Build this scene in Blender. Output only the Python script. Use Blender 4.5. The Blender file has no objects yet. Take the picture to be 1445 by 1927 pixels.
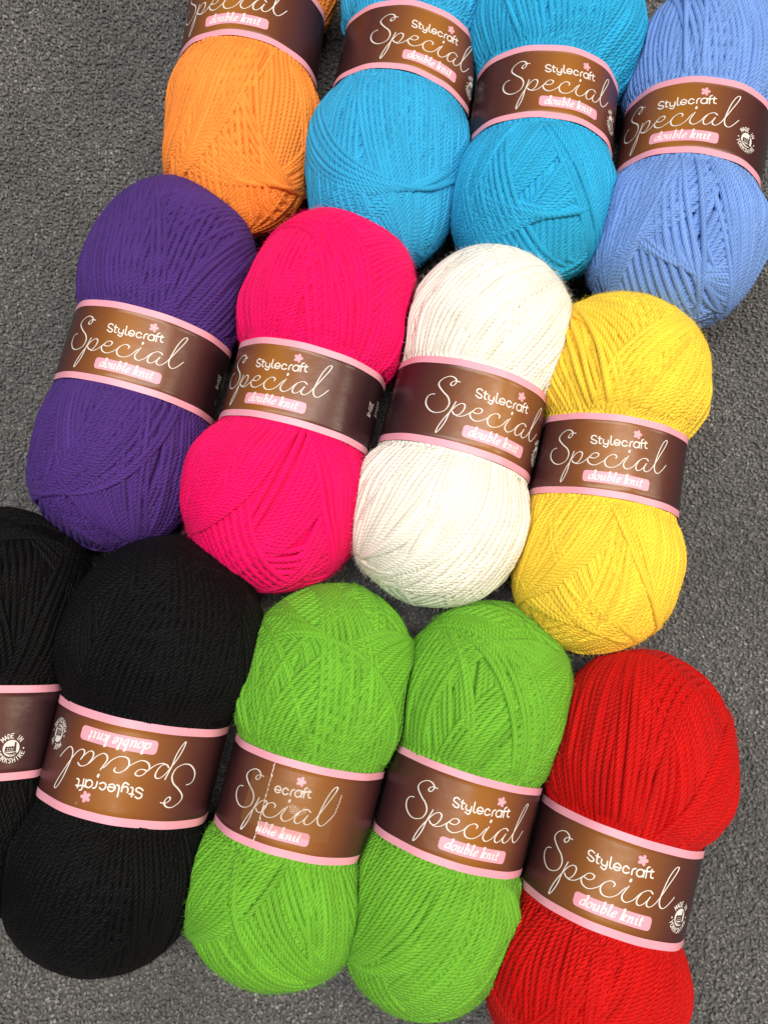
import bpy, math
import numpy as np

# ------------------------------------------------------------------ camera, world, lamps, exposure
scene = bpy.context.scene
CAM_H, TILT = 0.373, math.radians(8.0)
cam_d = bpy.data.cameras.new("camera")
cam_d.sensor_fit = 'VERTICAL'
cam_d.sensor_height = 24.0
cam_d.lens = 24.0 * 1440.0 / 1927.0
cam_d.clip_start, cam_d.clip_end = 0.01, 50.0
cam = bpy.data.objects.new("camera", cam_d)
cam.location = (0.0, 0.0, CAM_H)
cam.rotation_euler = (TILT, 0.0, 0.0)
scene.collection.objects.link(cam)
scene.camera = cam

world = bpy.data.worlds.new("World")
scene.world = world
world.use_nodes = True
bg = world.node_tree.nodes["Background"]
bg.inputs[0].default_value = (1.0, 0.97, 0.94, 1.0)      # even light bounced round the shop
bg.inputs[1].default_value = 0.085


def area(name, loc, target, size, power, col):
    d = bpy.data.lights.new(name, 'AREA')
    d.shape = 'RECTANGLE'
    d.size, d.size_y = size
    d.energy = power
    d.color = col
    o = bpy.data.objects.new(name, d)
    o.location = loc
    v = np.array(target, float) - np.array(loc, float)
    yaw = math.atan2(v[1], v[0])
    pitch = math.atan2(math.hypot(v[0], v[1]), -v[2])
    o.rotation_euler = (0.0, -pitch, yaw) if False else (pitch, 0.0, yaw - math.pi / 2)
    scene.collection.objects.link(o)


area("ceiling_lamp", (-0.70, 0.25, 2.1), (0, 0.05, 0), (0.22, 1.0), 17.0, (0.90, 0.96, 1.0))
area("ceiling_lamp", (0.85, 0.30, 2.1), (0, 0.05, 0), (0.26, 1.0), 19.0, (1.0, 0.90, 0.77))
area("ceiling_lamp", (0.05, 0.10, 2.4), (0, 0.05, 0), (1.0, 1.0), 34.0, (1.0, 0.965, 0.92))
area("ceiling_lamp", (2.3, -0.10, 1.7), (0, 0.05, 0), (0.4, 0.9), 24.0, (1.0, 0.84, 0.64))

vs = scene.view_settings
vs.view_transform = 'Standard'
vs.look = 'None'
vs.exposure = 0.06
vs.gamma = 1.0
vs.use_curve_mapping = False
scene.cycles.max_bounces = 8
scene.cycles.diffuse_bounces = 4

# ------------------------------------------------------------------ helpers
C = scene.collection


def mesh_object(name, verts, quads=None, tris=None, mat=None, parent=None, uv=None, smooth=True):
    verts = np.asarray(verts, np.float32).reshape(-1, 3)
    me = bpy.data.meshes.new(name)
    loops, starts, n = [], [], 0
    if quads is not None and len(quads):
        q = np.asarray(quads, np.int32).reshape(-1, 4)
        loops.append(q.ravel())
        starts.append(np.arange(len(q), dtype=np.int32) * 4)
        n = len(q) * 4
    if tris is not None and len(tris):
        t = np.asarray(tris, np.int32).reshape(-1, 3)
        loops.append(t.ravel())
        starts.append(n + np.arange(len(t), dtype=np.int32) * 3)
    loops = np.concatenate(loops)
    starts = np.concatenate(starts)
    me.vertices.add(len(verts))
    me.vertices.foreach_set("co", verts.ravel())
    me.loops.add(len(loops))
    me.loops.foreach_set("vertex_index", loops)
    me.polygons.add(len(starts))
    me.polygons.foreach_set("loop_start", starts)
    if uv is not None:
        layer = me.uv_layers.new(name="UVMap")
        layer.data.foreach_set("uv", np.asarray(uv, np.float32)[loops].ravel())
    me.update(calc_edges=True)
    me.polygons.foreach_set("use_smooth", np.full(len(starts), smooth))
    if mat:
        me.materials.append(mat)
    o = bpy.data.objects.new(name, me)
    C.objects.link(o)
    if parent:
        o.parent = parent
    return o


def grid_quads(n, m, wrap=False):
    """quads of an n x m vertex grid (m wraps round when asked)"""
    i = np.arange(n - 1)[:, None]
    j = np.arange(m if wrap else m - 1)[None, :]
    j2 = (j + 1) % m
    return np.stack([i * m + j, i * m + j2, (i + 1) * m + j2, (i + 1) * m + j], -1).reshape(-1, 4)


def new_mat(name):
    m = bpy.data.materials.new(name)
    m.use_nodes = True
    nt = m.node_tree
    return m, nt, nt.nodes["Principled BSDF"]


def node(nt, kind, **kw):
    n = nt.nodes.new(kind)
    for k, v in kw.items():
        setattr(n, k, v)
    return n


def math_node(nt, op, a, b=None, c=None):
    n = nt.nodes.new("ShaderNodeMath")
    n.operation = op
    for i, v in enumerate((a, b, c)):
        if v is None:
            continue
        if isinstance(v, (int, float)):
            n.inputs[i].default_value = v
        else:
            nt.links.new(v, n.inputs[i])
    return n.outputs[0]


# ------------------------------------------------------------------ materials
def yarn_material(name, col, rough=0.62, sheen=0.14, spec=0.16, bump=1.0):
    """plied yarn: u runs along the strand in millimetres, v once round it"""
    m, nt, b = new_mat(name)
    uv = node(nt, "ShaderNodeUVMap").outputs[0]
    sep = node(nt, "ShaderNodeSeparateXYZ")
    nt.links.new(uv, sep.inputs[0])
    U, V = sep.outputs[0], sep.outputs[1]
    tc = node(nt, "ShaderNodeTexCoord").outputs["Object"]
    wob = node(nt, "ShaderNodeTexNoise")
    wob.inputs["Scale"].default_value = 260.0
    nt.links.new(tc, wob.inputs["Vector"])
    ph = math_node(nt, 'MULTIPLY_ADD', U, 0.50, math_node(nt, 'MULTIPLY', V, -4.0))
    ph = math_node(nt, 'MULTIPLY_ADD', wob.outputs[0], 0.7, ph)
    s = math_node(nt, 'ABSOLUTE', math_node(nt, 'SINE', math_node(nt, 'MULTIPLY', ph, math.pi)))
    ply = math_node(nt, 'POWER', s, 0.7)
    # fine fibres that run along the plies
    comb = node(nt, "ShaderNodeCombineXYZ")
    nt.links.new(math_node(nt, 'MULTIPLY', ph, 5.0), comb.inputs[0])
    nt.links.new(math_node(nt, 'MULTIPLY', U, 0.35), comb.inputs[1])
    fib = node(nt, "ShaderNodeTexNoise")
    fib.inputs["Scale"].default_value = 1.3
    fib.inputs["Detail"].default_value = 4.0
    nt.links.new(comb.outputs[0], fib.inputs["Vector"])
    h = math_node(nt, 'MULTIPLY_ADD', fib.outputs[0], 0.5, ply)
    bp = node(nt, "ShaderNodeBump")
    bp.inputs["Strength"].default_value = bump
    bp.inputs["Distance"].default_value = 0.00035
    nt.links.new(h, bp.inputs["Height"])
    nt.links.new(bp.outputs[0], b.inputs["Normal"])
    # dye takes a touch unevenly along the thread
    dye = node(nt, "ShaderNodeTexNoise")
    dye.inputs["Scale"].default_value = 90.0
    dye.inputs["Detail"].default_value = 3.0
    nt.links.new(tc, dye.inputs["Vector"])
    hsv = node(nt, "ShaderNodeHueSaturation")
    hsv.inputs["Color"].default_value = (*col, 1)
    turn = node(nt, "ShaderNodeTexNoise", noise_dimensions='1D')
    turn.inputs["Scale"].default_value = 0.012
    nt.links.new(U, turn.inputs["W"])
    tone = math_node(nt, 'MULTIPLY_ADD', turn.outputs[0], 0.50, 0.63)
    nt.links.new(math_node(nt, 'MULTIPLY_ADD', dye.outputs[0], 0.24, tone), hsv.inputs["Value"])
    nt.links.new(hsv.outputs[0], b.inputs["Base Color"])
    b.inputs["Roughness"].default_value = rough
    b.inputs["Specular IOR Level"].default_value = spec
    b.inputs["Sheen Weight"].default_value = sheen
    b.inputs["Sheen Roughness"].default_value = 0.4
    b.inputs["Sheen Tint"].default_value = (*[min(1, 0.25 + c) for c in col], 1)
    return m


def plain_material(name, col, rough=0.5, spec=0.4, sheen=0.0):
    m, nt, b = new_mat(name)
    n = node(nt, "ShaderNodeTexNoise")
    n.inputs["Scale"].default_value = 900.0
    tc = node(nt, "ShaderNodeTexCoord").outputs["Object"]
    nt.links.new(tc, n.inputs["Vector"])
    hsv = node(nt, "ShaderNodeHueSaturation")
    hsv.inputs["Color"].default_value = (*col, 1)
    nt.links.new(math_node(nt, 'MULTIPLY_ADD', n.outputs[0], 0.10, 0.95), hsv.inputs["Value"])
    nt.links.new(hsv.outputs[0], b.inputs["Base Color"])
    b.inputs["Roughness"].default_value = rough
    b.inputs["Specular IOR Level"].default_value = spec
    b.inputs["Sheen Weight"].default_value = sheen
    return m


def paper_material():
    """printed paper: golden brown behind the lettering, running out to maroon (u, v in label heights)"""
    m, nt, b = new_mat("printed_paper")
    uv = node(nt, "ShaderNodeUVMap").outputs[0]
    sep = node(nt, "ShaderNodeSeparateXYZ")
    nt.links.new(uv, sep.inputs[0])
    U, V = sep.outputs[0], sep.outputs[1]
    du = math_node(nt, 'MULTIPLY', math_node(nt, 'SUBTRACT', U, 0.10), 0.80)
    dv = math_node(nt, 'MULTIPLY', math_node(nt, 'ADD', V, 0.02), 0.25)
    d = math_node(nt, 'SQRT', math_node(nt, 'ADD', math_node(nt, 'MULTIPLY', du, du), math_node(nt, 'MULTIPLY', dv, dv)))
    ramp = node(nt, "ShaderNodeValToRGB")
    nt.links.new(d, ramp.inputs[0])
    e = ramp.color_ramp.elements
    e[0].position, e[0].color = 0.0, (0.340, 0.128, 0.018, 1)
    e[1].position, e[1].color = 1.0, (0.030, 0.012, 0.014, 1)
    for p, c in ((0.30, (0.210, 0.070, 0.020, 1)), (0.55, (0.105, 0.033, 0.022, 1)), (0.80, (0.054, 0.016, 0.018, 1))):
        k = e.new(p)
        k.color = c
    # a few pale scuffs where the print has cracked
    tc = node(nt, "ShaderNodeTexCoord").outputs["Object"]
    mp = node(nt, "ShaderNodeMapping")
    mp.inputs["Scale"].default_value = (160, 45, 160)
    nt.links.new(tc, mp.inputs[0])
    vo = node(nt, "ShaderNodeTexNoise")
    vo.inputs["Scale"].default_value = 1.0
    vo.inputs["Detail"].default_value = 6.0
    nt.links.new(mp.outputs[0], vo.inputs["Vector"])
    sc = math_node(nt, 'GREATER_THAN', vo.outputs[0], 0.745)
    mix = node(nt, "ShaderNodeMix", data_type='RGBA')
    nt.links.new(math_node(nt, 'MULTIPLY', sc, 0.35), mix.inputs[0])
    nt.links.new(ramp.outputs[0], mix.inputs[6])
    mix.inputs[7].default_value = (0.45, 0.36, 0.32, 1)
    nt.links.new(mix.outputs[2], b.inputs["Base Color"])
    fine = node(nt, "ShaderNodeTexNoise")
    fine.inputs["Scale"].default_value = 55.0
    fine.inputs["Detail"].default_value = 5.0
    nt.links.new(tc, fine.inputs["Vector"])
    bp = node(nt, "ShaderNodeBump")
    bp.inputs["Strength"].default_value = 0.35
    bp.inputs["Distance"].default_value = 0.0012
    nt.links.new(fine.outputs[0], bp.inputs["Height"])
    nt.links.new(bp.outputs[0], b.inputs["Normal"])
    nt.links.new(math_node(nt, 'MULTIPLY_ADD', fine.outputs[0], 0.18, 0.22), b.inputs["Roughness"])
    b.inputs["Specular IOR Level"].default_value = 0.38
    return m


PAPER = paper_material()
PINK = plain_material("pink_print", (0.82, 0.35, 0.43), 0.38, 0.5)
WHITE = plain_material("white_print", (0.80, 0.745, 0.69), 0.45, 0.4)
SOFTWHITE = plain_material("pale_print", (0.90, 0.72, 0.73), 0.45, 0.4)
DARK = plain_material("maroon_print", (0.055, 0.020, 0.018), 0.4, 0.4)

tape_m, tnt, tb = new_mat("clear_tape")
tb.inputs["Base Color"].default_value = (0.42, 0.22, 0.08, 1)
tb.inputs["Roughness"].default_value = 0.10
tb.inputs["Specular IOR Level"].default_value = 0.9
tb.inputs["Alpha"].default_value = 0.20
tnz = node(tnt, "ShaderNodeTexNoise")
tnz.inputs["Scale"].default_value = 60.0
tnt.links.new(node(tnt, "ShaderNodeTexCoord").outputs["Object"], tnz.inputs["Vector"])
tbp = node(tnt, "ShaderNodeBump")
tbp.inputs["Strength"].default_value = 0.42
tbp.inputs["Distance"].default_value = 0.004
tnt.links.new(tnz.outputs[0], tbp.inputs["Height"])
tnt.links.new(tbp.outputs[0], tb.inputs["Normal"])

# ------------------------------------------------------------------ the balls: where they lie and their shapes (metres, radians)
# name: x, y, lean of the axis, half length above / below the label, radius above / below / under the label, label height, turn of the lettering
BALLS = {
    'orange': (-0.0635, 0.2750, 0.106, 0.0860, 0.0970, 0.0400, 0.0390, 0.0327, 0.0370, -0.275),
    'turq_l': (0.0108, 0.2552, 0.205, 0.0850, 0.0975, 0.0410, 0.0400, 0.0336, 0.0340, 0.185),
    'turq_r': (0.0738, 0.2299, 0.125, 0.0905, 0.0783, 0.0452, 0.0404, 0.0339, 0.0345, 0.030),
    'peri': (0.1437, 0.2150, 0.216, 0.0850, 0.0850, 0.0395, 0.0434, 0.0332, 0.0367, -0.600),
    'purple': (-0.1091, 0.1130, 0.231, 0.0930, 0.0850, 0.0399, 0.0397, 0.0355, 0.0350, -0.040),
    'pink': (-0.0363, 0.0960, 0.239, 0.0925, 0.0865, 0.0416, 0.0430, 0.0340, 0.0345, -0.405),
    'white': (0.0352, 0.0855, 0.272, 0.0850, 0.0828, 0.0417, 0.0438, 0.0347, 0.0374, 0.200),
    'yellow': (0.0983, 0.0650, 0.179, 0.0825, 0.0810, 0.0430, 0.0395, 0.0325, 0.0343, -0.285),
    'black_l': (-0.1690, -0.0423, 0.060, 0.0914, 0.0830, 0.0445, 0.0395, 0.0360, 0.0359, -0.225),
    'black_r': (-0.1040, -0.0560, 0.215, 0.0940, 0.0865, 0.0452, 0.0445, 0.0351, 0.0385, 0.230),
    'green_l': (-0.0349, -0.0721, 0.243, 0.0906, 0.0775, 0.0400, 0.0410, 0.0325, 0.0354, -0.050),
    'green_r': (0.0305, -0.0770, 0.286, 0.0880, 0.0860, 0.0388, 0.0385, 0.0325, 0.0356, 0.010),
    'red': (0.0940, -0.1005, 0.290, 0.0905, 0.0850, 0.0415, 0.0430, 0.0330, 0.0373, -0.400),
}
HS = 0.93            # a ball lies a little flattened
W = 0.00258           # width of one strand


class Shape:
    def __init__(self, key, seed):
        (self.cx, self.cy, self.an, self.Lt, self.Lb, self.Rt, self.Rb, self.Rw, self.lh, self.turn) = BALLS[key]
        self.Lt, self.Lb = self.Lt - 0.0036, self.Lb - 0.0038
        self.Rt, self.Rb = self.Rt * 0.985, self.Rb * 0.985
        self.zc = HS * max(self.Rt, self.Rb) - 0.0008
        rng = np.random.default_rng(seed)
        self.ph = rng.uniform(0, 6.28, (5, 2))
        self.fr = np.array([[2, 1.3], [1, 2.1], [3, 2.7], [2, 3.4], [1, 0.8]])
        self.am = np.array([0.022, 0.022, 0.013, 0.010, 0.020])

    def L(self, z):
        return np.where(z > 0, self.Lt, self.Lb)

    def profile(self, t):
        s = np.where(t > 0, t / self.Lt, t / self.Lb)
        R = np.where(t > 0, self.Rt, self.Rb)
        env = R * np.sqrt(np.clip(1 - np.abs(s) ** 4.3, 0, 1))
        w = np.clip((np.abs(t) - self.lh * 0.46) / (self.lh * 0.64), 0, 1)
        w = w * w * (3 - 2 * w)
        return np.minimum(env, self.Rw + (np.maximum(env, self.Rw) - self.Rw) * w)

    def lumps(self, th, t):
        v = 0
        for (a, b), (p, q), m in zip(self.fr, self.ph, self.am):
            v = v + m * np.sin(a * th + p) * np.sin(b * t / 0.03 + q)
        return 1 + v * np.clip(np.abs(t) / 0.03 - 0.5, 0, 1)

    def surface(self, p, h):
        """unit-sphere points p (x right, y along the axis, z up) -> body points, raised by h along the normal"""
        th = np.arctan2(p[..., 0], p[..., 2])
        lam = np.arcsin(np.clip(p[..., 1], -1, 1))
        e = 0.004

        def rt(l):
            l = np.clip(l, -math.pi / 2, math.pi / 2)
            t = self.L(l) * np.sin(l)
            return np.maximum(self.profile(t) - 1.15 * W, 0.0) * self.lumps(th, t), t
        r, t = rt(lam)
        ra, ta = rt(lam - e)
        rb, tb_ = rt(lam + e)
        dr, dt = rb - ra, tb_ - ta
        n = np.stack([np.sin(th) * dt, -dr, np.cos(th) * dt], -1)
        n[..., 1] += 1e-9 * np.sign(p[..., 1])
        n /= np.linalg.norm(n, axis=-1, keepdims=True) + 1e-12
        # the paper band holds the strands in
        room = self.Rw - 0.0021 - r + np.maximum(0, np.abs(t) - self.lh * 0.5 - 0.0008) * 1.0
        h = np.where(np.abs(t) < self.lh * 0.5 + 0.02, np.minimum(h, np.maximum(room, -0.004)), h)
        c = np.stack([r * np.sin(th), t, r * np.cos(th)], -1) + n * h[..., None]
        return c, n

    def seat(self, c):
        """cross-section flattening and height above the floor, in the ball's own frame"""
        c = np.array(c, float)
        c[..., 2] = self.zc + HS * c[..., 2]
        return c

    def to_world(self, c):
        ca, sa = math.cos(self.an), math.sin(self.an)
        return np.stack([self.cx + c[..., 0] * ca + c[..., 1] * sa, self.cy - c[..., 0] * sa + c[..., 1] * ca, c[..., 2]], -1)

    def from_world(self, w):
        ca, sa = math.cos(self.an), math.sin(self.an)
        x, y = w[..., 0] - self.cx, w[..., 1] - self.cy
        return np.stack([x * ca - y * sa, x * sa + y * ca, w[..., 2]], -1)

    def depth(self, w):
        """how far world points lie inside this ball (>0 inside), and the outward direction"""
        c = self.from_world(w)
        x, t, z = c[..., 0], c[..., 1], (c[..., 2] - self.zc) / HS
        rho = np.sqrt(x * x + z * z) + 1e-9
        tt = np.clip(t, -self.Lb * 0.999, self.Lt * 0.999)
        r = self.profile(tt)
        dr = (self.profile(tt + 1e-4) - self.profile(tt - 1e-4)) / 2e-4
        dr = np.clip(dr, -6, 6)
        k = 1 / np.sqrt(1 + dr * dr)
        d = (r - rho) * k
        d = np.where((t > self.Lt) | (t < -self.Lb), -1.0, d)
        n = np.stack([x / rho * k, -dr * k, z / rho * k], -1)
        ca, sa = math.cos(self.an), math.sin(self.an)
        nw = np.stack([n[..., 0] * ca + n[..., 1] * sa, -n[..., 0] * sa + n[..., 1] * ca, n[..., 2]], -1)
        return d, nw


SHAPES = {k: Shape(k, 11 + i) for i, k in enumerate(BALLS)}
NEAR = {k: [j for j in SHAPES if j != k and math.hypot(SHAPES[j].cx - SHAPES[k].cx, SHAPES[j].cy - SHAPES[k].cy) < 0.21] for k in SHAPES}


def settle(key, c):
    """soft contact: give way by half where a neighbour presses in, and rest on the carpet"""
    S = SHAPES[key]
    shp = c.shape
    w = S.to_world(S.seat(c.reshape(-1, 3)))
    move = np.zeros_like(w)
    for j in NEAR[key]:
        d, n = SHAPES[j].depth(w)
        push = np.where(d > -0.0015, (d + 0.0015) * 0.5, 0.0)
        n = n.copy()
        n[:, 2] *= 0.35
        move += np.clip(push, 0, 0.02)[:, None] * n
    w = w + move
    lo = 0.0012
    w[:, 2] = np.where(w[:, 2] < lo + 0.003, lo + 0.003 * np.exp(np.minimum((w[:, 2] - lo - 0.003) / 0.003, 0)), w[:, 2])
    return S.from_world(w).reshape(shp)


# ------------------------------------------------------------------ winding the yarn
class HeightMap:
    """how thick the wound yarn already is, on a cube map round the ball"""
    N = 150

    def __init__(self):
        self.h = np.zeros((6, self.N, self.N))

    def idx(self, p):
        a = np.abs(p)
        ax = a.argmax(-1)
        m = np.take_along_axis(p, ax[..., None], -1)[..., 0]
        face = ax * 2 + (m < 0)
        o1 = np.take_along_axis(p, ((ax + 1) % 3)[..., None], -1)[..., 0] / np.abs(m)
        o2 = np.take_along_axis(p, ((ax + 2) % 3)[..., None], -1)[..., 0] / np.abs(m)
        q = lambda v: np.clip(((v + 1) * 0.5 * self.N).astype(int), 0, self.N - 1)
        return face, q(o1), q(o2)

    def get(self, p):
        return self.h[self.idx(p)]

    def put(self, p, v):
        np.maximum.at(self.h, self.idx(p), v)


def smooth1(v, k):
    pad = np.concatenate([np.repeat(v[:1], k), v, np.repeat(v[-1:], k)])
    ker = np.hanning(2 * k + 3)[1:-1]
    return np.convolve(pad, ker / ker.sum(), 'valid')


def wind(S, hm, rng, th0, loops, alpha, bend, spread=0.0, lift=0.0, step=0.0031, pitch=1.0, loose=0.0, strip=False):
    """one continuous run of thread: `loops` turns round the ball, the first crossing the front at angle th0"""
    out_p, out_h = [], []
    dphi = W * pitch / S.Rt
    per = 2 * (S.Lt + S.Lb) + 0.12
    K = int(per / step)
    ph = th0
    al0 = math.radians(alpha)
    wob = rng.uniform(0, 6.28, 4)
    for i in range(loops):
        s = np.arange(K) / K * 2 * math.pi - math.pi / 2
        f = np.arange(K) / K
        al = al0 + math.radians(spread) * ((i + f) / max(loops, 1) - 0.5)
        jit = rng.normal(0, 0.06) * dphi
        th = ph + dphi * f + 0.10 * dphi * np.sin(3 * s + wob[0] + i * 0.7) + jit * np.sin(f * math.pi) ** 0.5
        gap = 1.0 + (rng.random() < 0.16) * rng.uniform(0.2, 0.7) + loose * rng.random()
        e1 = np.stack([np.sin(th), 0 * th, np.cos(th)], -1)
        et = np.stack([np.cos(th), 0 * th, -np.sin(th)], -1)
        e2 = np.cos(al)[:, None] * np.array([0, 1.0, 0]) + np.sin(al)[:, None] * et
        p = np.cos(s)[:, None] * e1 + np.sin(s)[:, None] * e2
        nrm = -np.sin(al)[:, None] * np.array([0, 1.0, 0]) + np.cos(al)[:, None] * et
        if strip:       # side by side over the ends instead of fanning through them
            d_ = (i + f - loops / 2) * dphi
            c0, s0 = math.sin(th0), math.cos(th0)
            n0 = np.array([s0, 0, -c0])
            q = np.sqrt(np.maximum(1 - d_ * d_, 0.05))[:, None]
            p = d_[:, None] * n0 + q * (np.cos(s)[:, None] * np.array([c0, 0, s0]) + np.sin(s)[:, None] * np.array([0, 1.0, 0]))
            nrm = np.broadcast_to(n0, p.shape)
        # bend: turn about the axis, growing towards both ends
        a = bend * p[:, 1] ** 2
        ca, sa = np.cos(a), np.sin(a)
        rot = lambda v: np.stack([v[:, 0] * ca + v[:, 2] * sa, v[:, 1], -v[:, 0] * sa + v[:, 2] * ca], -1)
        p, nrm = rot(p), rot(nrm)
        d = 0.5 * W / S.Rt
        base = np.maximum(hm.get(p), 0.75 * np.maximum(hm.get(p + nrm * d * 0.45), hm.get(p - nrm * d * 0.45)))
        base = np.maximum(base, smooth1(base, 3))
        base = smooth1(base, 4)
        lim = (1.75 - 0.75 * np.clip((np.abs(p[:, 1]) - 0.7) / 0.25, 0, 1)) * W
        h = lim * np.tanh((base + 0.40 * W + lift * W) / lim)
        for k in (-0.42, -0.21, 0, 0.21, 0.42):
            hm.put(p + nrm * (2 * d * k), h + 0.30 * W * (1 - abs(k)))
        out_p.append(p)
        out_h.append(h)
        ph += dphi * gap
    P = np.concatenate(out_p)
    # close the small jumps between turns into one thread
    return P / np.linalg.norm(P, axis=-1, keepdims=True), smooth1(np.concatenate(out_h), 2)


ARC = np.radians(np.linspace(-122, 122, 6))


def thread_mesh(S, key, P, H, rng, rad=0.00138, arc=ARC):
    c, n = S.surface(P, H)
    for k in (0, 1, 2):
        c[:, k] = smooth1(c[:, k], 1)
    T = np.gradient(c, axis=0)
    T /= np.linalg.norm(T, axis=1, keepdims=True) + 1e-12
    n = n - (n * T).sum(1, keepdims=True) * T
    n /= np.linalg.norm(n, axis=1, keepdims=True) + 1e-12
    B = np.cross(T, n)
    L = np.concatenate([[0], np.cumsum(np.linalg.norm(np.diff(c, axis=0), axis=1))])
    rr = rad * (1 + 0.14 * np.clip((np.abs(P[:, 1]) - 0.75) / 0.2, 0, 1)) * (1 + 0.06 * np.sin(L * 190 + rng.uniform(0, 6)) + 0.05 * np.sin(L * 47 + rng.uniform(0, 6)))
    v = c[:, None] + rr[:, None, None] * (np.cos(arc)[None, :, None] * n[:, None] * 0.95 + np.sin(arc)[None, :, None] * B[:, None])
    # under the paper, and just where it ends, the thread is pressed flat
    rho = np.hypot(v[..., 0], v[..., 2])
    top = S.Rw - 0.0007 + np.maximum(0, np.abs(v[..., 1]) - S.lh * 0.5 - 0.0019) * 1.5
    k = np.minimum(1, top / np.maximum(rho, 1e-6))
    k = np.where(np.abs(v[..., 1]) < S.lh * 0.5 + 0.02, k, 1.0)
    v[..., 0] *= k
    v[..., 2] *= k
    v = settle(key, v)
    uv = np.stack(np.broadcast_arrays(L[:, None] * 1000.0, (arc / (2 * math.pi))[None, :]), -1)
    return v.reshape(-1, 3), grid_quads(len(c), len(arc)), uv.reshape(-1, 2), n


def core_mesh(S, key):
    lam = np.linspace(-math.pi / 2, math.pi / 2, 40)
    th = np.linspace(0, 2 * math.pi, 48, endpoint=False)
    p = np.stack([np.cos(lam)[:, None] * np.sin(th), np.sin(lam)[:, None] + 0 * th, np.cos(lam)[:, None] * np.cos(th)], -1)
    c, n = S.surface(p, np.full(p.shape[:2], -0.0010))
    v = settle(key, c)
    return v.reshape(-1, 3), grid_quads(40, 48, True)


# ------------------------------------------------------------------ lettering: pen strokes in label heights (u right, v up)
SPECIAL = [
 [[-0.368,0.241],[-0.4,0.244],[-0.427,0.241],[-0.457,0.22],[-0.463,0.195],[-0.443,0.183],[-0.419,0.201],[-0.407,0.239],[-0.425,0.269],[-0.462,0.285],[-0.506,0.282],[-0.56,0.252],[-0.594,0.212],[-0.598,0.176],[-0.574,0.142],[-0.518,0.094],[-0.461,0.053],[-0.428,0.003],[-0.425,-0.049],[-0.451,-0.104],[-0.502,-0.136],[-0.56,-0.147],[-0.621,-0.13],[-0.677,-0.081],[-0.698,-0.026],[-0.687,0.026],[-0.653,0.053],[-0.614,0.061]],
 [[-0.355,0.014],[-0.376,-0.057],[-0.395,-0.124],[-0.413,-0.227],[-0.446,-0.313],[-0.478,-0.364],[-0.488,-0.355],[-0.481,-0.311],[-0.456,-0.239],[-0.421,-0.164],[-0.379,-0.093],[-0.342,-0.033],[-0.301,0.004],[-0.27,0.01],[-0.248,-0.01],[-0.252,-0.057],[-0.275,-0.103],[-0.302,-0.128],[-0.328,-0.131],[-0.349,-0.121],[-0.363,-0.105]],
 [[-0.323,-0.13],[-0.294,-0.139],[-0.239,-0.122],[-0.194,-0.085],[-0.152,-0.038],[-0.122,-0.003],[-0.087,0.01],[-0.056,-0.002],[-0.059,-0.028],[-0.083,-0.051],[-0.117,-0.058],[-0.152,-0.05]],
 [[-0.145,-0.033],[-0.172,-0.067],[-0.172,-0.093],[-0.151,-0.124],[-0.111,-0.14],[-0.072,-0.136],[-0.021,-0.106],[0.022,-0.068],[0.041,-0.038],[0.085,0.002],[0.124,0.012],[0.152,-0.006],[0.144,-0.031]],
 [[0.05,-0.025],[0.026,-0.078],[0.034,-0.118],[0.057,-0.142],[0.099,-0.148],[0.148,-0.133],[0.2,-0.09],[0.235,-0.036],[0.259,-0.004]],
 [[0.284,0.02],[0.261,-0.031],[0.241,-0.085],[0.254,-0.125],[0.297,-0.136],[0.356,-0.093],[0.393,-0.04],[0.422,-0.005],[0.469,0.029],[0.511,0.035],[0.539,0.016]],
 [[0.426,-0.003],[0.397,-0.059],[0.392,-0.107],[0.415,-0.128],[0.45,-0.116],[0.491,-0.071],[0.517,-0.025]],
 [[0.52,-0.021],[0.497,-0.077],[0.502,-0.111],[0.54,-0.116],[0.589,-0.072],[0.642,0.019],[0.701,0.137],[0.756,0.246],[0.777,0.311],[0.756,0.322],[0.723,0.287],[0.684,0.204],[0.655,0.104],[0.635,0.008],[0.634,-0.057],[0.662,-0.098],[0.702,-0.098],[0.752,-0.049],[0.806,0.025]],
 [[0.291,0.084],[0.287,0.071]]]
BRAND = [
 [[-0.107,0.209],[-0.138,0.222],[-0.165,0.206],[-0.163,0.178],[-0.131,0.165],[-0.101,0.15],[-0.104,0.127],[-0.134,0.121],[-0.167,0.14]],
 [[-0.073,0.213],[-0.069,0.145],[-0.061,0.128],[-0.046,0.126]],
 [[-0.087,0.19],[-0.045,0.188]],
 [[-0.024,0.179],[-0.023,0.145],[-0.001,0.126],[0.027,0.135],[0.037,0.148]],
 [[0.032,0.178],[0.034,0.121],[0.017,0.09],[-0.019,0.104]],
 [[0.058,0.231],[0.061,0.148],[0.072,0.128],[0.089,0.127]],
 [[0.104,0.156],[0.165,0.158],[0.158,0.183],[0.13,0.195],[0.104,0.176],[0.101,0.146],[0.128,0.126],[0.163,0.138]],
 [[0.247,0.183],[0.218,0.198],[0.193,0.177],[0.194,0.142],[0.224,0.13],[0.253,0.147]],
 [[0.282,0.136],[0.282,0.176],[0.293,0.197],[0.311,0.204]],
 [[0.397,0.181],[0.382,0.208],[0.351,0.208],[0.328,0.182],[0.331,0.152],[0.36,0.138],[0.389,0.155],[0.397,0.181]],
 [[0.397,0.213],[0.399,0.145]],
 [[0.443,0.257],[0.422,0.242],[0.422,0.201],[0.426,0.145]],
 [[0.405,0.205],[0.446,0.212]],
 [[0.472,0.241],[0.472,0.177],[0.483,0.161],[0.502,0.162]],
 [[0.454,0.217],[0.496,0.224]]]


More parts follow.
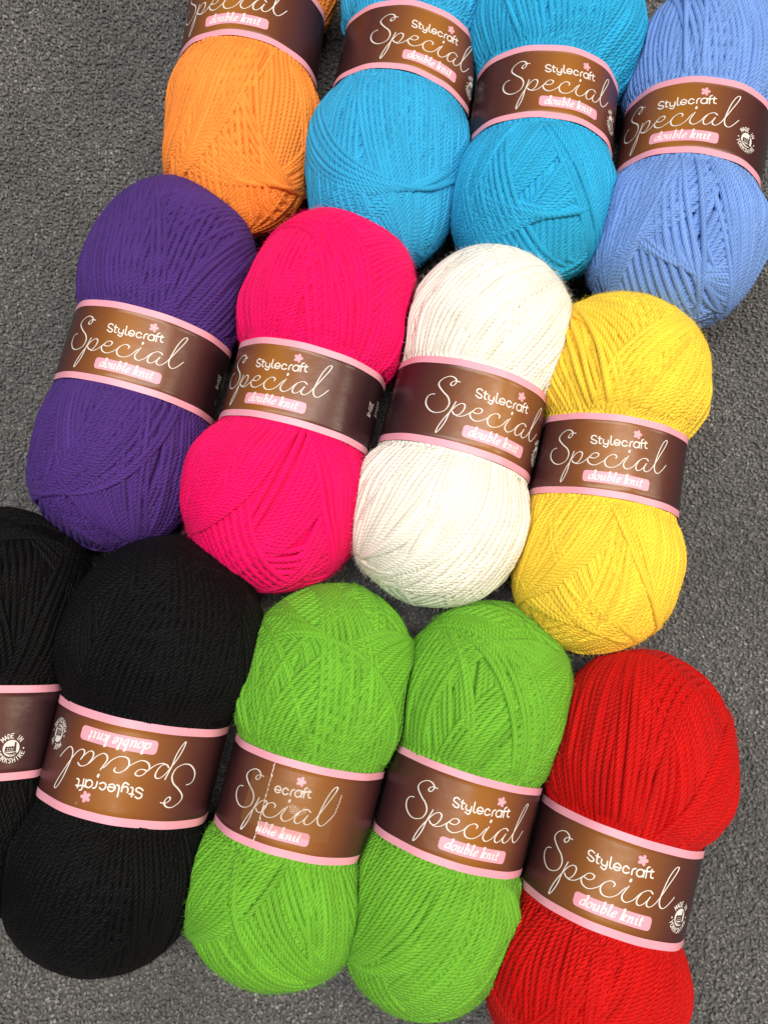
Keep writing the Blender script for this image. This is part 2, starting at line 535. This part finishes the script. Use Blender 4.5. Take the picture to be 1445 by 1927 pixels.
def spline(pts, n=6):
    p = np.array(pts, float)
    if len(p) < 3:
        return np.linspace(p[0], p[-1], 4)
    q = np.concatenate([[2 * p[0] - p[1]], p, [2 * p[-1] - p[-2]]])
    out = []
    s = np.linspace(0, 1, n, endpoint=False)[:, None]
    for i in range(1, len(q) - 2):
        a, b, c, d = q[i - 1], q[i], q[i + 1], q[i + 2]
        out.append(0.5 * (2 * b + (c - a) * s + (2 * a - 5 * b + 4 * c - d) * s ** 2 + (3 * b - a - 3 * c + d) * s ** 3))
    out.append(p[-1:])
    return np.concatenate(out)


class Print:
    """flat shapes in label coordinates, gathered and then laid on the curved label"""

    def __init__(self):
        self.v, self.q, self.t, self.n, self.k = [], [], [], 0, 0

    def add(self, uv, quads=None, tris=None, lift=None):
        uv = np.asarray(uv, float)
        if lift is None:
            lift = np.zeros(len(uv))
        self.v.append(np.column_stack([uv, lift + self.k * 2.5e-6]))
        if quads is not None:
            self.q.append(np.asarray(quads) + self.n)
        if tris is not None:
            self.t.append(np.asarray(tris) + self.n)
        self.n += len(uv)
        self.k += 1

    def stroke(self, pts, width, raw=False):
        p = np.array(pts, float) if raw else spline(pts)
        if len(p) < 2:
            return
        T = np.gradient(p, axis=0)
        T /= np.linalg.norm(T, axis=1, keepdims=True) + 1e-12
        wd = width(T) if callable(width) else np.full(len(p), width)
        wd = wd * 0.5
        # round ends
        p = np.concatenate([[p[0] - T[0] * wd[0]], [p[0] - T[0] * wd[0] * 0.6], p, [p[-1] + T[-1] * wd[-1] * 0.6], [p[-1] + T[-1] * wd[-1]]])
        T = np.concatenate([T[:1], T[:1], T, T[-1:], T[-1:]])
        wd = np.concatenate([[wd[0] * 0.2, wd[0] * 0.8], wd, [wd[-1] * 0.8, wd[-1] * 0.2]])
        N = np.column_stack([-T[:, 1], T[:, 0]])
        a, b = p + N * wd[:, None], p - N * wd[:, None]
        self.add(np.stack([a, b], 1).reshape(-1, 2), quads=grid_quads(len(p), 2), lift=np.repeat(np.arange(len(p)) * 1.5e-7, 2))

    def fan(self, pts, centre=None):
        p = np.array(pts, float)
        c = p.mean(0) if centre is None else np.array(centre)
        n = len(p)
        i = np.arange(n)
        self.add(np.concatenate([p, [c]]), tris=np.stack([i, (i + 1) % n, np.full(n, n)], -1))

    def build(self, name, S, key, mat, parent, off, turn, sign=1):
        v = np.concatenate(self.v)
        P = label_point(S, v[:, 0], v[:, 1], off + v[:, 2], turn, sign)
        P = settle(key, P)
        q = np.concatenate(self.q) if self.q else None
        t = np.concatenate(self.t) if self.t else None
        return mesh_object(name, P, q, t, mat, parent)


def label_radius(S, th, t):
    rip = 0.00022 * np.sin(5 * th + S.ph[0, 0]) + 0.00016 * np.sin(11 * th + S.ph[1, 0] + 60 * t)
    return S.Rw + rip * (0.4 + np.abs(t) / S.lh * 1.6)


def label_point(S, u, v, off, turn, sign=1):
    th = turn + sign * u * S.lh / S.Rw
    t = sign * v * S.lh
    r = label_radius(S, th, t) + off
    return np.stack([r * np.sin(th), t, r * np.cos(th)], -1)


def pen(lo, hi):
    return lambda T: lo + (hi - lo) * np.clip(T[:, 1] * 0.85 - T[:, 0] * 0.45, -1, 1) ** 2


GLYPH = {  # capitals of the seal, in a unit box
    'M': [[(0, 0), (.1, 1), (.5, .3), (.9, 1), (1, 0)]], 'A': [[(0, 0), (.5, 1), (1, 0)], [(.2, .35), (.8, .35)]],
    'D': [[(.1, 0), (.1, 1), (.6, .95), (.95, .5), (.6, .05), (.1, 0)]], 'E': [[(.9, 1), (.1, 1), (.1, 0), (.9, 0)], [(.1, .52), (.7, .52)]],
    'I': [[(.5, 0), (.5, 1)]], 'N': [[(.05, 0), (.05, 1), (.95, 0), (.95, 1)]], 'Y': [[(0, 1), (.5, .5), (1, 1)], [(.5, .5), (.5, 0)]],
    'O': [[(.5, 1), (.05, .75), (.05, .25), (.5, 0), (.95, .25), (.95, .75), (.5, 1)]], 'R': [[(.1, 0), (.1, 1), (.8, .9), (.8, .6), (.1, .5)], [(.4, .5), (.95, 0)]],
    'K': [[(.1, 0), (.1, 1)], [(.9, 1), (.1, .45)], [(.35, .6), (.95, 0)]], 'S': [[(.9, .85), (.5, 1), (.1, .78), (.5, .5), (.9, .25), (.5, 0), (.1, .15)]],
    'H': [[(.08, 0), (.08, 1)], [(.92, 0), (.92, 1)], [(.08, .5), (.92, .5)]],
}
BOLD = {  # lower-case bold italic: (width, [(points, stem?)])
    'd': (1.0, [([(.85, .7), (.45, .98), (.1, .55), (.2, .08), (.5, .05), (.8, .45)], 1), ([(.62, 1.75), (.9, 1.75), (.84, .15), (1.0, .08)], 2)]),
    'o': (.92, [([(.45, 1.0), (.1, .6), (.2, .08), (.5, 0), (.82, .4), (.75, .9), (.45, 1.0)], 1)]),
    'u': (1.08, [([(-.02, .85), (.2, .98), (.2, .2), (.4, .02), (.75, .3)], 2), ([(.8, 1.0), (.82, .15), (1.0, .06)], 2)]),
    'b': (.96, [([(-.02, 1.72), (.2, 1.75), (.2, .3), (.4, 0), (.75, .25), (.8, .75), (.55, .98), (.22, .6)], 2)]),
    'l': (.52, [([(-.02, 1.72), (.2, 1.75), (.2, .2), (.42, .06)], 2)]),
    'e': (.84, [([(.12, .45), (.6, .6), (.68, .88), (.42, 1.0), (.1, .6), (.15, .12), (.42, 0), (.75, .25)], 1)]),
    'k': (1.02, [([(-.02, 1.72), (.2, 1.75), (.2, 0)], 2), ([(.2, .4), (.55, .98), (.8, .9), (.7, .65), (.25, .5)], 1), ([(.42, .5), (.65, .1), (.92, .08)], 2)]),
    'n': (1.12, [([(-.02, .85), (.2, .98), (.2, 0)], 2), ([(.22, .55), (.6, .98), (.78, .8), (.78, .15), (1.0, .06)], 2)]),
    'i': (.56, [([(-.02, .85), (.2, .98), (.2, .2), (.42, .06)], 2), ([(.26, 1.42), (.30, 1.44)], 2)]),
    't': (.60, [([(.24, 1.4), (.2, .2), (.45, .05)], 2), ([(-.02, .95), (.48, .98)], 1)]),
}


def build_label(S, key, root, seal, care, torn):
    sign = -1 if key == 'black_r' else 1
    turn = S.turn
    hu = math.pi * S.Rw / S.lh                     # half way round, in label heights
    # paper band
    n = 120
    th = np.linspace(-math.pi, math.pi, n)
    ts = np.linspace(-0.5, 0.5, 9)
    U = th[:, None] * S.Rw / S.lh + 0 * ts
    u0 = -turn * S.Rw / S.lh
    band = []
    for off in (0.0, -0.00030):
        r = label_radius(S, th[:, None], ts[None] * S.lh) + off
        band.append(np.stack([r * np.sin(th)[:, None], ts[None] * S.lh + 0 * U, r * np.cos(th)[:, None]], -1))
    V = settle(key, np.concatenate([b.reshape(-1, 3) for b in band]))
    m = len(ts)
    q = grid_quads(n, m)
    q2 = q[:, ::-1] + n * m
    i = np.arange(n - 1)
    rim = []
    for j in (0, m - 1):
        a, b = i * m + j, (i + 1) * m + j
        rim.append(np.stack([a, b, b + n * m, a + n * m], -1))
    uv = np.stack([sign * (U + u0), sign * ts[None] + 0 * U], -1).reshape(-1, 2)
    lab = mesh_object("label_band", V, np.concatenate([q, q2] + rim), None, PAPER, root, np.concatenate([uv, uv]))
    # pink edges
    for a, b in ((0.423, 0.5), (-0.5, -0.423)):
        tv = np.linspace(a, b, 4) * S.lh
        tv = tv + np.where(np.abs(np.abs(tv) - 0.5 * S.lh) < 1e-6, np.sign(tv) * 0.00012, 0)
        r = label_radius(S, th[:, None], tv[None]) + 0.00006
        P = np.stack([r * np.sin(th)[:, None], tv[None] + 0 * r, r * np.cos(th)[:, None]], -1)
        mesh_object("edge_stripe", settle(key, P).reshape(-1, 3), grid_quads(n, 4), None, PINK, lab)
    cut = -0.285
    shift = -0.30
    keep = lambda p: [x for x in p if x[0] > cut]

    def part(pr, name, mat, off):
        if pr.n:
            pr.build(name, S, key, mat, lab, off, turn, sign)

    pr = Print()
    for j, st in enumerate(SPECIAL):
        sp = spline(st) if j != 8 else np.array([(0.291, 0.086), (0.287, 0.071)])
        wd = pen(0.0075, 0.0170) if j != 8 else 0.024
        if torn and j >= 2:
            sp = np.array(keep((sp + [shift, 0]).tolist())) if j > 2 else np.zeros((0, 2))
        if len(sp) > 1:
            pr.stroke(sp, wd, raw=True)
    part(pr, "script_lettering", WHITE, 0.00016)
    pr = Print()
    for j, st in enumerate(BRAND):
        if torn and j < 6:
            continue
        pr.stroke(spline(st) + ([shift, 0] if torn else [0, 0]), 0.0146, raw=True)
    part(pr, "brand_lettering", WHITE, 0.00014)
    # flower
    sx = shift if torn else 0.0
    fu, fv = 0.361 + sx, 0.301
    pr = Print()
    a = np.linspace(0, 2 * math.pi, 14, endpoint=False)
    for k in range(5):
        g = math.radians(78 + 72 * k)
        cu, cv = fu + 0.034 * math.cos(g), fv + 0.034 * math.sin(g)
        x, y = 0.0225 * np.cos(a), 0.0190 * np.sin(a)
        pr.fan(np.column_stack([cu + x * math.cos(g) - y * math.sin(g), cv + x * math.sin(g) + y * math.cos(g)]))
    part(pr, "flower_emblem", PINK, 0.00012)
    pr = Print()
    for k in range(5):
        g = math.radians(78 + 72 * k)
        pr.stroke([(fu, fv), (fu + 0.013 * math.cos(g), fv + 0.013 * math.sin(g)), (fu + 0.026 * math.cos(g), fv + 0.024 * math.sin(g))], 0.005)
    part(pr, "flower_centre", WHITE, 0.00017)
    # pill with the two words
    pr = Print()
    ul, ur, vb, vt, rad = -0.205 + sx, 0.600 + sx, -0.346, -0.208, 0.040
    us = np.linspace(ul, ur, 40)
    us = np.unique(np.concatenate([us, ul + rad * (1 - np.cos(np.linspace(0, 1.57, 8))), ur - rad * (1 - np.cos(np.linspace(0, 1.57, 8)))]))
    if torn:
        us = us[us > cut]
    ins = np.maximum(np.maximum(ul + rad - us, us - ur + rad), 0)
    ins = rad - np.sqrt(np.maximum(rad * rad - ins * ins, 0))
    pts = np.stack([np.stack([us, vb + ins + (vt - vb - 2 * ins) * f], -1) for f in (0, 0.33, 0.66, 1)], 1)
    pr.add(pts.reshape(-1, 2), quads=grid_quads(len(us), 4))
    part(pr, "pink_panel", PINK, 0.00008)
    pr = Print()
    x, xh, base = -0.140 + sx, 0.060, -0.314
    for j, ch in enumerate("double knit"):
        if ch == ' ':
            x += 0.5 * xh
            continue
        wd, sts = BOLD[ch]
        for pts, kind in sts:
            p = spline(pts, 4)
            p = np.column_stack([x + (p[:, 0] + 0.24 * p[:, 1]) * xh, base + p[:, 1] * xh])
            if torn:
                p = np.array(keep(p.tolist()))
            if len(p) > 1:
                pr.stroke(p, pen(0.011, 0.027 if kind == 2 else 0.024), raw=True)
        x += (wd + 0.16) * xh
    part(pr, "panel_lettering", SOFTWHITE, 0.00013)
    # crease where the flat band was folded, its print rubbed off here and there
    rc = np.random.default_rng(int(abs(S.cx * 1e4)) + 7)
    pr = Print()
    v_ = -0.40
    while v_ < 0.40:
        ln_ = rc.uniform(0.01, 0.09)
        if rc.random() < 0.6:
            pr.stroke([(-1.33 + rc.normal(0, .0015), v_), (-1.33 + rc.normal(0, .0015), min(v_ + ln_, .42))], rc.uniform(0.002, 0.0045))
        v_ += ln_ + 0.008
    part(pr, "fold_crease", WHITE, 0.00011)
    if seal:
        su, sv, R = 0.965, -0.165, 0.131
        pr = Print()
        rings = [np.column_stack([su + 0.088 * f * np.cos(np.linspace(0, 6.283, 29)[:-1]), sv + 0.088 * f * np.sin(np.linspace(0, 6.283, 29)[:-1])]) for f in (1, .6, .2, .02)]
        pr.add(np.concatenate(rings), quads=grid_quads(4, 28, True))
        for word, mid, flip in (("MADE IN", 90, 1), ("YORKSHIRE", -90, -1)):
            stp = 15.5 if flip == 1 else 17.0
            n_ = len(word)
            for j, ch in enumerate(word):
                if ch == ' ':
                    continue
                g = math.radians(mid - flip * (j - (n_ - 1) / 2) * stp)
                ax = np.array([math.cos(g), math.sin(g)])
                up = ax * flip
                rt = np.array([up[1], -up[0]])
                for st in GLYPH[ch]:
                    p = np.array([(su, sv) + ax * R + rt * (q_[0] - 0.5) * 0.031 + up * (q_[1] - 0.5) * 0.048 for q_ in st])
                    for p_, q__ in zip(p[:-1], p[1:]):
                        pr.stroke([p_, q__], 0.0078)
        for g in (182, -2):
            g = math.radians(g)
            pr.fan(np.column_stack([su + R * math.cos(g) + 0.009 * np.cos(a), sv + R * math.sin(g) + 0.009 * np.sin(a)]))
        part(pr, "round_seal", WHITE, 0.00012)
        pr = Print()
        bx = np.linspace(-.066, .052, 9)
        roof = np.where(np.arange(9) % 2 == 0, .012, .022) + .006 * (bx + .066) / .118
        pr.add(np.stack([np.column_stack([su + bx, np.full(9, sv - .035)]), np.column_stack([su + bx * .96, sv + roof])], 1).reshape(-1, 2), quads=grid_quads(9, 2))
        pr.add([(su + .028, sv - .03), (su + .054, sv - .03), (su + .050, sv + .064), (su + .032, sv + .064)], quads=[[0, 1, 2, 3]])
        for k in range(4):
            pr.stroke([(su - .07 + .02 * k, sv - .04 - .012 * k), (su - .01 + .02 * k, sv - .052 - .004 * k), (su + .05 + .006 * k, sv - .04 - .006 * k)], 0.006)
        part(pr, "seal_picture", DARK, 0.00019)
        pr = Print()
        for wx in (-.044, -.024, -.004, .014):
            for wy in (-.006, -.024):
                pr.add([(su + wx, sv + wy), (su + wx + .008, sv + wy), (su + wx + .008, sv + wy + .009), (su + wx, sv + wy + .009)], quads=[[0, 1, 2, 3]])
        part(pr, "seal_windows", WHITE, 0.00024)
    if care:
        pr = Print()
        cu, cv = 1.52, 0.07
        pr.stroke([(cu - .05, cv + .05), (cu - .036, cv - .045), (cu + .036, cv - .045), (cu + .05, cv + .05)], 0.008, raw=True)
        pr.stroke([(cu - .046, cv + .028), (cu - .022, cv + .038), (cu, cv + .022), (cu + .022, cv + .038), (cu + .046, cv + .028)], 0.007)
        pr.stroke([(cu - .016, cv + .012), (cu - .002, cv + .004), (cu - .014, cv - .006), (cu - .003, cv - .016), (cu - .016, cv - .024)], 0.006, raw=True)
        pr.stroke([(cu + .014, cv + .012), (cu + .006, cv - .006), (cu + .014, cv - .024), (cu + .022, cv - .006), (cu + .014, cv + .012)], 0.006)
        for k, (l_, dv) in enumerate(((.02, -.072), (.042, -.10), (.042, -.122))):
            pr.stroke([(cu - l_, cv + dv), (cu + l_, cv + dv)], 0.009)
        for k in range(6):
            pr.stroke([(cu + .16, cv + .12 - .035 * k), (cu + .16 + .09 + .04 * ((k * 7) % 3), cv + .12 - .035 * k)], 0.010)
        part(pr, "care_symbol", WHITE, 0.00012)
    if torn:
        rng = np.random.default_rng(5)
        pr = Print()
        vv = np.linspace(-0.42, 0.42, 50)
        uu = cut + 0.004 + 0.02 * (vv - 0.0) + rng.normal(0, 0.004, 50)
        wid = np.abs(rng.normal(0.004, 0.004, 50)) + 0.0015
        pr.add(np.stack([np.column_stack([uu - wid, vv]), np.column_stack([uu + wid, vv])], 1).reshape(-1, 2), quads=grid_quads(50, 2))
        vv = np.linspace(0.03, 0.26, 20)
        for x_ in np.linspace(0.0, 1, 14):
            pr.fan(np.column_stack([0.545 - 0.03 * x_ + 0.006 * np.cos(a) + rng.normal(0, .003), 0.24 - 0.20 * x_ + 0.005 * np.sin(a)]))
        lab["label"] = "torn brown paper band mended with clear tape"
        part(pr, "torn_edge", WHITE, 0.00018)
        pr = Print()
        us = np.linspace(-0.52, 0.50, 30)
        vv = np.linspace(-0.27, 0.27, 8)
        pts = np.stack(np.meshgrid(us, vv, indexing='ij'), -1)
        pr.add(pts.reshape(-1, 2), quads=grid_quads(30, 8))
        part(pr, "tape_strip", tape_m, 0.00036)
    return lab


# ------------------------------------------------------------------ one ball
def make_ball(key, idx, col, label, hand, seal=False, care=False, torn=False, **mk):
    S = SHAPES[key]
    rng = np.random.default_rng(100 + idx)
    root = bpy.data.objects.new("yarn_ball", None)
    C.objects.link(root)
    root.location = (S.cx, S.cy, 0)
    root.rotation_euler = (0, 0, -S.an)
    root["label"] = label
    root["category"] = "yarn ball"
    root["group"] = "balls of yarn laid out in rows"
    mat = yarn_material("yarn_" + key, col, **mk)
    v, q = core_mesh(S, key)
    mesh_object("yarn_core", v, q, None, mat, root, np.zeros((len(v), 2)))
    hm = HeightMap()
    runs = []
    half = int(math.pi / (W * 1.12 / S.Rt)) + 1
    runs.append((wind(S, hm, rng, rng.uniform(0, 6), half, rng.choice([-9, 9]), rng.uniform(-.2, .2), spread=16, step=0.0045, pitch=1.12), np.radians(np.linspace(-105, 105, 4))))
    # second coverage, in three wedges of different lean
    runs.append((wind(S, hm, rng, rng.uniform(0, 3), 20, 0, 0, strip=True, pitch=.9, step=0.004), np.radians(np.linspace(-105, 105, 4))))
    n3 = int(half * 1.12 / 3) + 1
    st = rng.uniform(0, 6)
    for k in range(3):
        runs.append((wind(S, hm, rng, st + k * math.pi / 3, n3, rng.choice([-1, 1]) * rng.uniform(18, 38), rng.uniform(-.3, .3), spread=rng.uniform(6, 14)), ARC))
    runs.append((wind(S, hm, rng, rng.uniform(-1.2, 1.2), 15, 0, rng.uniform(-.25, .25), strip=True, pitch=.92), ARC))
    for hnd in hand:
        th0, loops, al, bend = hnd[:4]
        kw = hnd[4] if len(hnd) > 4 else {}
        runs.append((wind(S, hm, rng, th0, loops, al, bend, spread=kw.get('spread', 6), lift=kw.get('lift', 0.0), loose=kw.get('loose', 0.0)), ARC))
    tops = []
    for k, ((P, H), arc) in enumerate(runs):
        v, q, uv, n = thread_mesh(S, key, P, H, rng, rad=0.00127 if k else 0.0016, arc=arc)
        m = len(arc)
        # leave out what lies buried under later turns, beneath the paper or against the floor
        hid = (hm.get(P) - H > 1.25 * W) | (np.abs(v.reshape(-1, m, 3)[:, m // 2, 1]) < S.lh * 0.5 - 0.003) | (n[:, 2] < -0.6)
        hid = hid[:-1] & hid[1:]
        q = q.reshape(len(hid), -1, 4)[~hid].reshape(-1, 4)
        used, q2 = np.unique(q, return_inverse=True)
        mesh_object("yarn_run", v[used], q2.reshape(-1, 4), None, mat, root, uv[used])
        if k:
            tops.append((v.reshape(-1, m, 3)[:, m // 2], n))
    # loose fibres standing off the thread
    c = np.concatenate([a for a, b in tops])
    n = np.concatenate([b for a, b in tops])
    pick = rng.integers(0, len(c) - 1, 13000)
    c0 = c[pick] + (c[pick + 1] - c[pick]) * rng.random((len(pick), 1))
    bad = np.linalg.norm(c[pick + 1] - c[pick], axis=1) > 0.006
    c0, nn = c0[~bad], n[pick][~bad]
    ok = (np.abs(c0[:, 1]) > S.lh * 0.5 + 0.001) & (c0[:, 2] > 0.006)
    c0, nn = c0[ok], nn[ok]
    k = len(c0)
    d1 = nn * rng.uniform(0.2, 0.8, (k, 1)) + rng.normal(0, 0.6, (k, 3))
    d1 /= np.linalg.norm(d1, axis=1, keepdims=True)
    d2 = d1 + rng.normal(0, 0.6, (k, 3))
    d2 /= np.linalg.norm(d2, axis=1, keepdims=True)
    ln = rng.uniform(0.0006, 0.0017, (k, 1))
    side = np.cross(d1, rng.normal(0, 1, (k, 3)))
    side *= 0.000022 / (np.linalg.norm(side, axis=1, keepdims=True) + 1e-9)
    p1 = c0 + d1 * ln
    p2 = p1 + d2 * ln
    V = np.stack([c0 - side, c0 + side, p1 - side, p1 + side, p2], 1).reshape(-1, 3)
    b = np.arange(k)[:, None] * 5
    fz = mesh_object("fibre_fuzz", V, np.concatenate([b, b + 1, b + 3, b + 2], 1), np.concatenate([b + 2, b + 3, b + 4], 1), mat, root, np.zeros((len(V), 2)), smooth=False)
    fz["kind"] = "stuff"
    build_label(S, key, root, seal, care, torn)
    return root


# ------------------------------------------------------------------ carpet
def carpet():
    m, nt, b = new_mat("carpet_backing")
    tc = node(nt, "ShaderNodeTexCoord").outputs["Object"]
    n1 = node(nt, "ShaderNodeTexNoise")
    n1.inputs["Scale"].default_value = 420.0
    n1.inputs["Detail"].default_value = 3.0
    nt.links.new(tc, n1.inputs["Vector"])
    r = node(nt, "ShaderNodeValToRGB")
    r.color_ramp.elements[0].color = (0.05, 0.049, 0.048, 1)
    r.color_ramp.elements[0].position = 0.3
    r.color_ramp.elements[1].color = (0.13, 0.125, 0.12, 1)
    r.color_ramp.elements[1].position = 0.7
    nt.links.new(n1.outputs[0], r.inputs[0])
    nt.links.new(r.outputs[0], b.inputs["Base Color"])
    bp = node(nt, "ShaderNodeBump")
    bp.inputs["Distance"].default_value = 0.002
    nt.links.new(n1.outputs[0], bp.inputs["Height"])
    nt.links.new(bp.outputs[0], b.inputs["Normal"])
    b.inputs["Roughness"].default_value = 0.9
    V = np.array([(-1.2, -1.2, 0), (1.2, -1.2, 0), (1.2, 1.4, 0), (-1.2, 1.4, 0)], float)
    base = mesh_object("carpet", V, [[0, 1, 2, 3]], None, m, None)
    base["kind"] = "structure"
    base["label"] = "dark grey looped carpet under the yarn balls"
    # pile: small curled tufts
    pm, nt, b = new_mat("carpet_pile")
    at = node(nt, "ShaderNodeUVMap").outputs[0]
    sep = node(nt, "ShaderNodeSeparateXYZ")
    nt.links.new(at, sep.inputs[0])
    r = node(nt, "ShaderNodeValToRGB")
    e = r.color_ramp.elements
    e[0].position, e[0].color = 0.0, (0.054, 0.052, 0.051, 1)
    e[1].position, e[1].color = 1.0, (0.38, 0.37, 0.355, 1)
    for p, c in ((0.35, (0.114, 0.110, 0.106, 1)), (0.8, (0.205, 0.195, 0.184, 1))):
        k = e.new(p)
        k.color = c
    nt.links.new(sep.outputs[0], r.inputs[0])
    nt.links.new(r.outputs[0], b.inputs["Base Color"])
    b.inputs["Roughness"].default_value = 0.65
    b.inputs["Sheen Weight"].default_value = 0.15
    n1 = node(nt, "ShaderNodeTexNoise")
    n1.inputs["Scale"].default_value = 1800.0
    nt.links.new(node(nt, "ShaderNodeTexCoord").outputs["Object"], n1.inputs["Vector"])
    bp = node(nt, "ShaderNodeBump")
    bp.inputs["Strength"].default_value = 0.35
    bp.inputs["Distance"].default_value = 0.0004
    nt.links.new(n1.outputs[0], bp.inputs["Height"])
    nt.links.new(bp.outputs[0], b.inputs["Normal"])
    rng = np.random.default_rng(3)
    sp = 0.0018
    gx, gy = np.meshgrid(np.arange(-0.27, 0.27, sp), np.arange(-0.215, 0.375, sp))
    P = np.column_stack([gx.ravel(), gy.ravel()]) + rng.normal(0, sp * 0.32, (gx.size, 2))
    # keep what shows beside and between the balls, with a margin past the frame
    lim = 0.1728 + 0.036 * (P[:, 1] + 0.18) / 0.513 + 0.024
    keep = np.abs(P[:, 0]) < lim
    for S in SHAPES.values():
        w = np.column_stack([P, np.full(len(P), S.zc * 0.35)])
        d, _ = S.depth(w)
        keep &= d < 0.002
    P = P[keep]
    k = len(P)
    g = rng.uniform(0, 2 * math.pi, k)
    ax = np.column_stack([np.cos(g), np.sin(g), rng.normal(0, 0.25, k)])
    ax /= np.linalg.norm(ax, axis=1, keepdims=True)
    sd = np.cross(ax, [0, 0, 1.0])
    sd /= np.linalg.norm(sd, axis=1, keepdims=True)
    up = np.cross(sd, ax)
    ln = rng.uniform(0.0007, 0.0014, k)
    rd = rng.uniform(0.00050, 0.00082, k)
    curl = rng.normal(0, 0.0006, k)
    c0 = np.column_stack([P, rng.uniform(0.0003, 0.0016, k)])
    rings = []
    for s, rr, hz in ((-1, 0.35, -0.0007), (-0.4, 1.0, 0.0001), (0.4, 1.0, 0.0001), (1, 0.35, -0.0007)):
        c = c0 + ax * (ln * s)[:, None] + sd * (curl * (s * s))[:, None] + np.array([0, 0, hz])
        for aa in (45, 135, 225, 315):
            a_ = math.radians(aa)
            rings.append(c + sd * (rd * rr * math.cos(a_))[:, None] + up * (rd * rr * math.sin(a_))[:, None])
    V = np.stack(rings, 1)
    q = grid_quads(4, 4, True)
    q = q[[i for i in range(len(q)) if i % 4 != 2]]     # the side against the backing stays open
    Q = (np.arange(k)[:, None, None] * 16 + q[None]).reshape(-1, 4)
    tone = np.clip(0.05 + 0.92 * rng.beta(2.1, 3.1, k) + 0.12 * np.sin(P[:, 0] * 60 + 1) * np.sin(P[:, 1] * 47), 0, 1)
    uv = np.repeat(np.column_stack([tone, 0 * tone]), 16, 0)
    o = mesh_object("pile", V.reshape(-1, 3), Q, None, pm, base, uv)
    o["kind"] = "stuff"
    return k


n_tufts = carpet()

# ------------------------------------------------------------------ the thirteen balls
# hand-wound top runs: (angle where the run crosses the front, turns, lean in degrees, bend[, options])
make_ball('orange', 0, (1.0, 0.285, 0.045), "orange yarn ball cut by the upper edge, beside the turquoise balls",
          [(-0.75, 13, 34, .1), (0.0, 9, 30, .15), (0.75, 6, -26, .1)], bump=0.7)
make_ball('turq_l', 1, (0.034, 0.400, 0.710), "turquoise yarn ball lying next to the orange ball",
          [(-0.6, 17, -20, .2), (0.25, 9, -24, .25), (1.35, 7, 40, 0)], seal=True)
make_ball('turq_r', 2, (0.024, 0.395, 0.690), "turquoise yarn ball lying next to the periwinkle blue ball",
          [(-0.9, 12, 32, 0), (-0.3, 15, -28, .2), (-.3, 2, -36, .2, dict(lift=.5))], seal=True)
make_ball('peri', 3, (0.185, 0.340, 0.750), "periwinkle blue yarn ball at the right edge of the upper row",
          [(-0.9, 12, 22, 0), (-0.3, 16, -26, .15), (-.45, 2, -14, .1, dict(lift=.5, loose=2))], seal=True)
make_ball('purple', 4, (0.072, 0.027, 0.190), "purple yarn ball lying alone on the carpet side of the pink ball",
          [(-0.7, 17, -22, -.1), (0.2, 12, 36, .3)], care=True)
make_ball('pink', 5, (1.0, 0.002, 0.130), "neon pink yarn ball between the purple and the white balls",
          [(-0.8, 17, 34, .3), (0.15, 10, -30, .2), (.6, 3, -38, .2, dict(lift=.3))], care=True)
make_ball('white', 6, (0.90, 0.850, 0.735), "creamy white yarn ball between the pink and the yellow balls",
          [(-0.9, 19, 30, .3), (0.0, 9, 24, .4)], seal=True, bump=0.6)
make_ball('yellow', 7, (1.0, 0.660, 0.055), "bright yellow yarn ball with loosened strands, beside the white ball",
          [(-0.7, 16, 36, .1), (0.1, 8, 16, .5), (-.35, 3, -34, .2, dict(lift=.6, loose=2.5))], bump=0.9)
make_ball('black_l', 8, (0.0017, 0.0017, 0.0020), "black yarn ball cut by the left edge, its band showing only the seal",
          [(-0.2, 17, -30, .1), (.5, 6, 26, 0)], seal=True, sheen=0.03, spec=0.15)
make_ball('black_r', 9, (0.0017, 0.0017, 0.0020), "black yarn ball with its band upside down, beside the green balls",
          [(-0.6, 17, 20, .05), (.3, 12, -10, .2)], seal=True, sheen=0.03, spec=0.15)
make_ball('green_l', 10, (0.160, 0.450, 0.030), "green yarn ball with a torn and taped band, beside the black ball",
          [(-0.8, 17, 36, .15), (.15, 9, -18, .2), (-.7, 2, -32, -.2, dict(lift=.5))], care=True, torn=True)
make_ball('green_r', 11, (0.160, 0.440, 0.030), "green yarn ball with an intact band, between the taped green ball and the red ball",
          [(-0.7, 18, 36, .25), (.55, 6, -30, .1), (.6, 2, -36, .2, dict(lift=.5))])
make_ball('red', 12, (0.58, 0.003, 0.002), "bright red yarn ball at the lower right, beside the green ball",
          [(-0.9, 13, -8, -.1), (-0.1, 16, 38, .25), (-.35, 2, -10, -.1, dict(lift=.4))], seal=True, sheen=0.1)
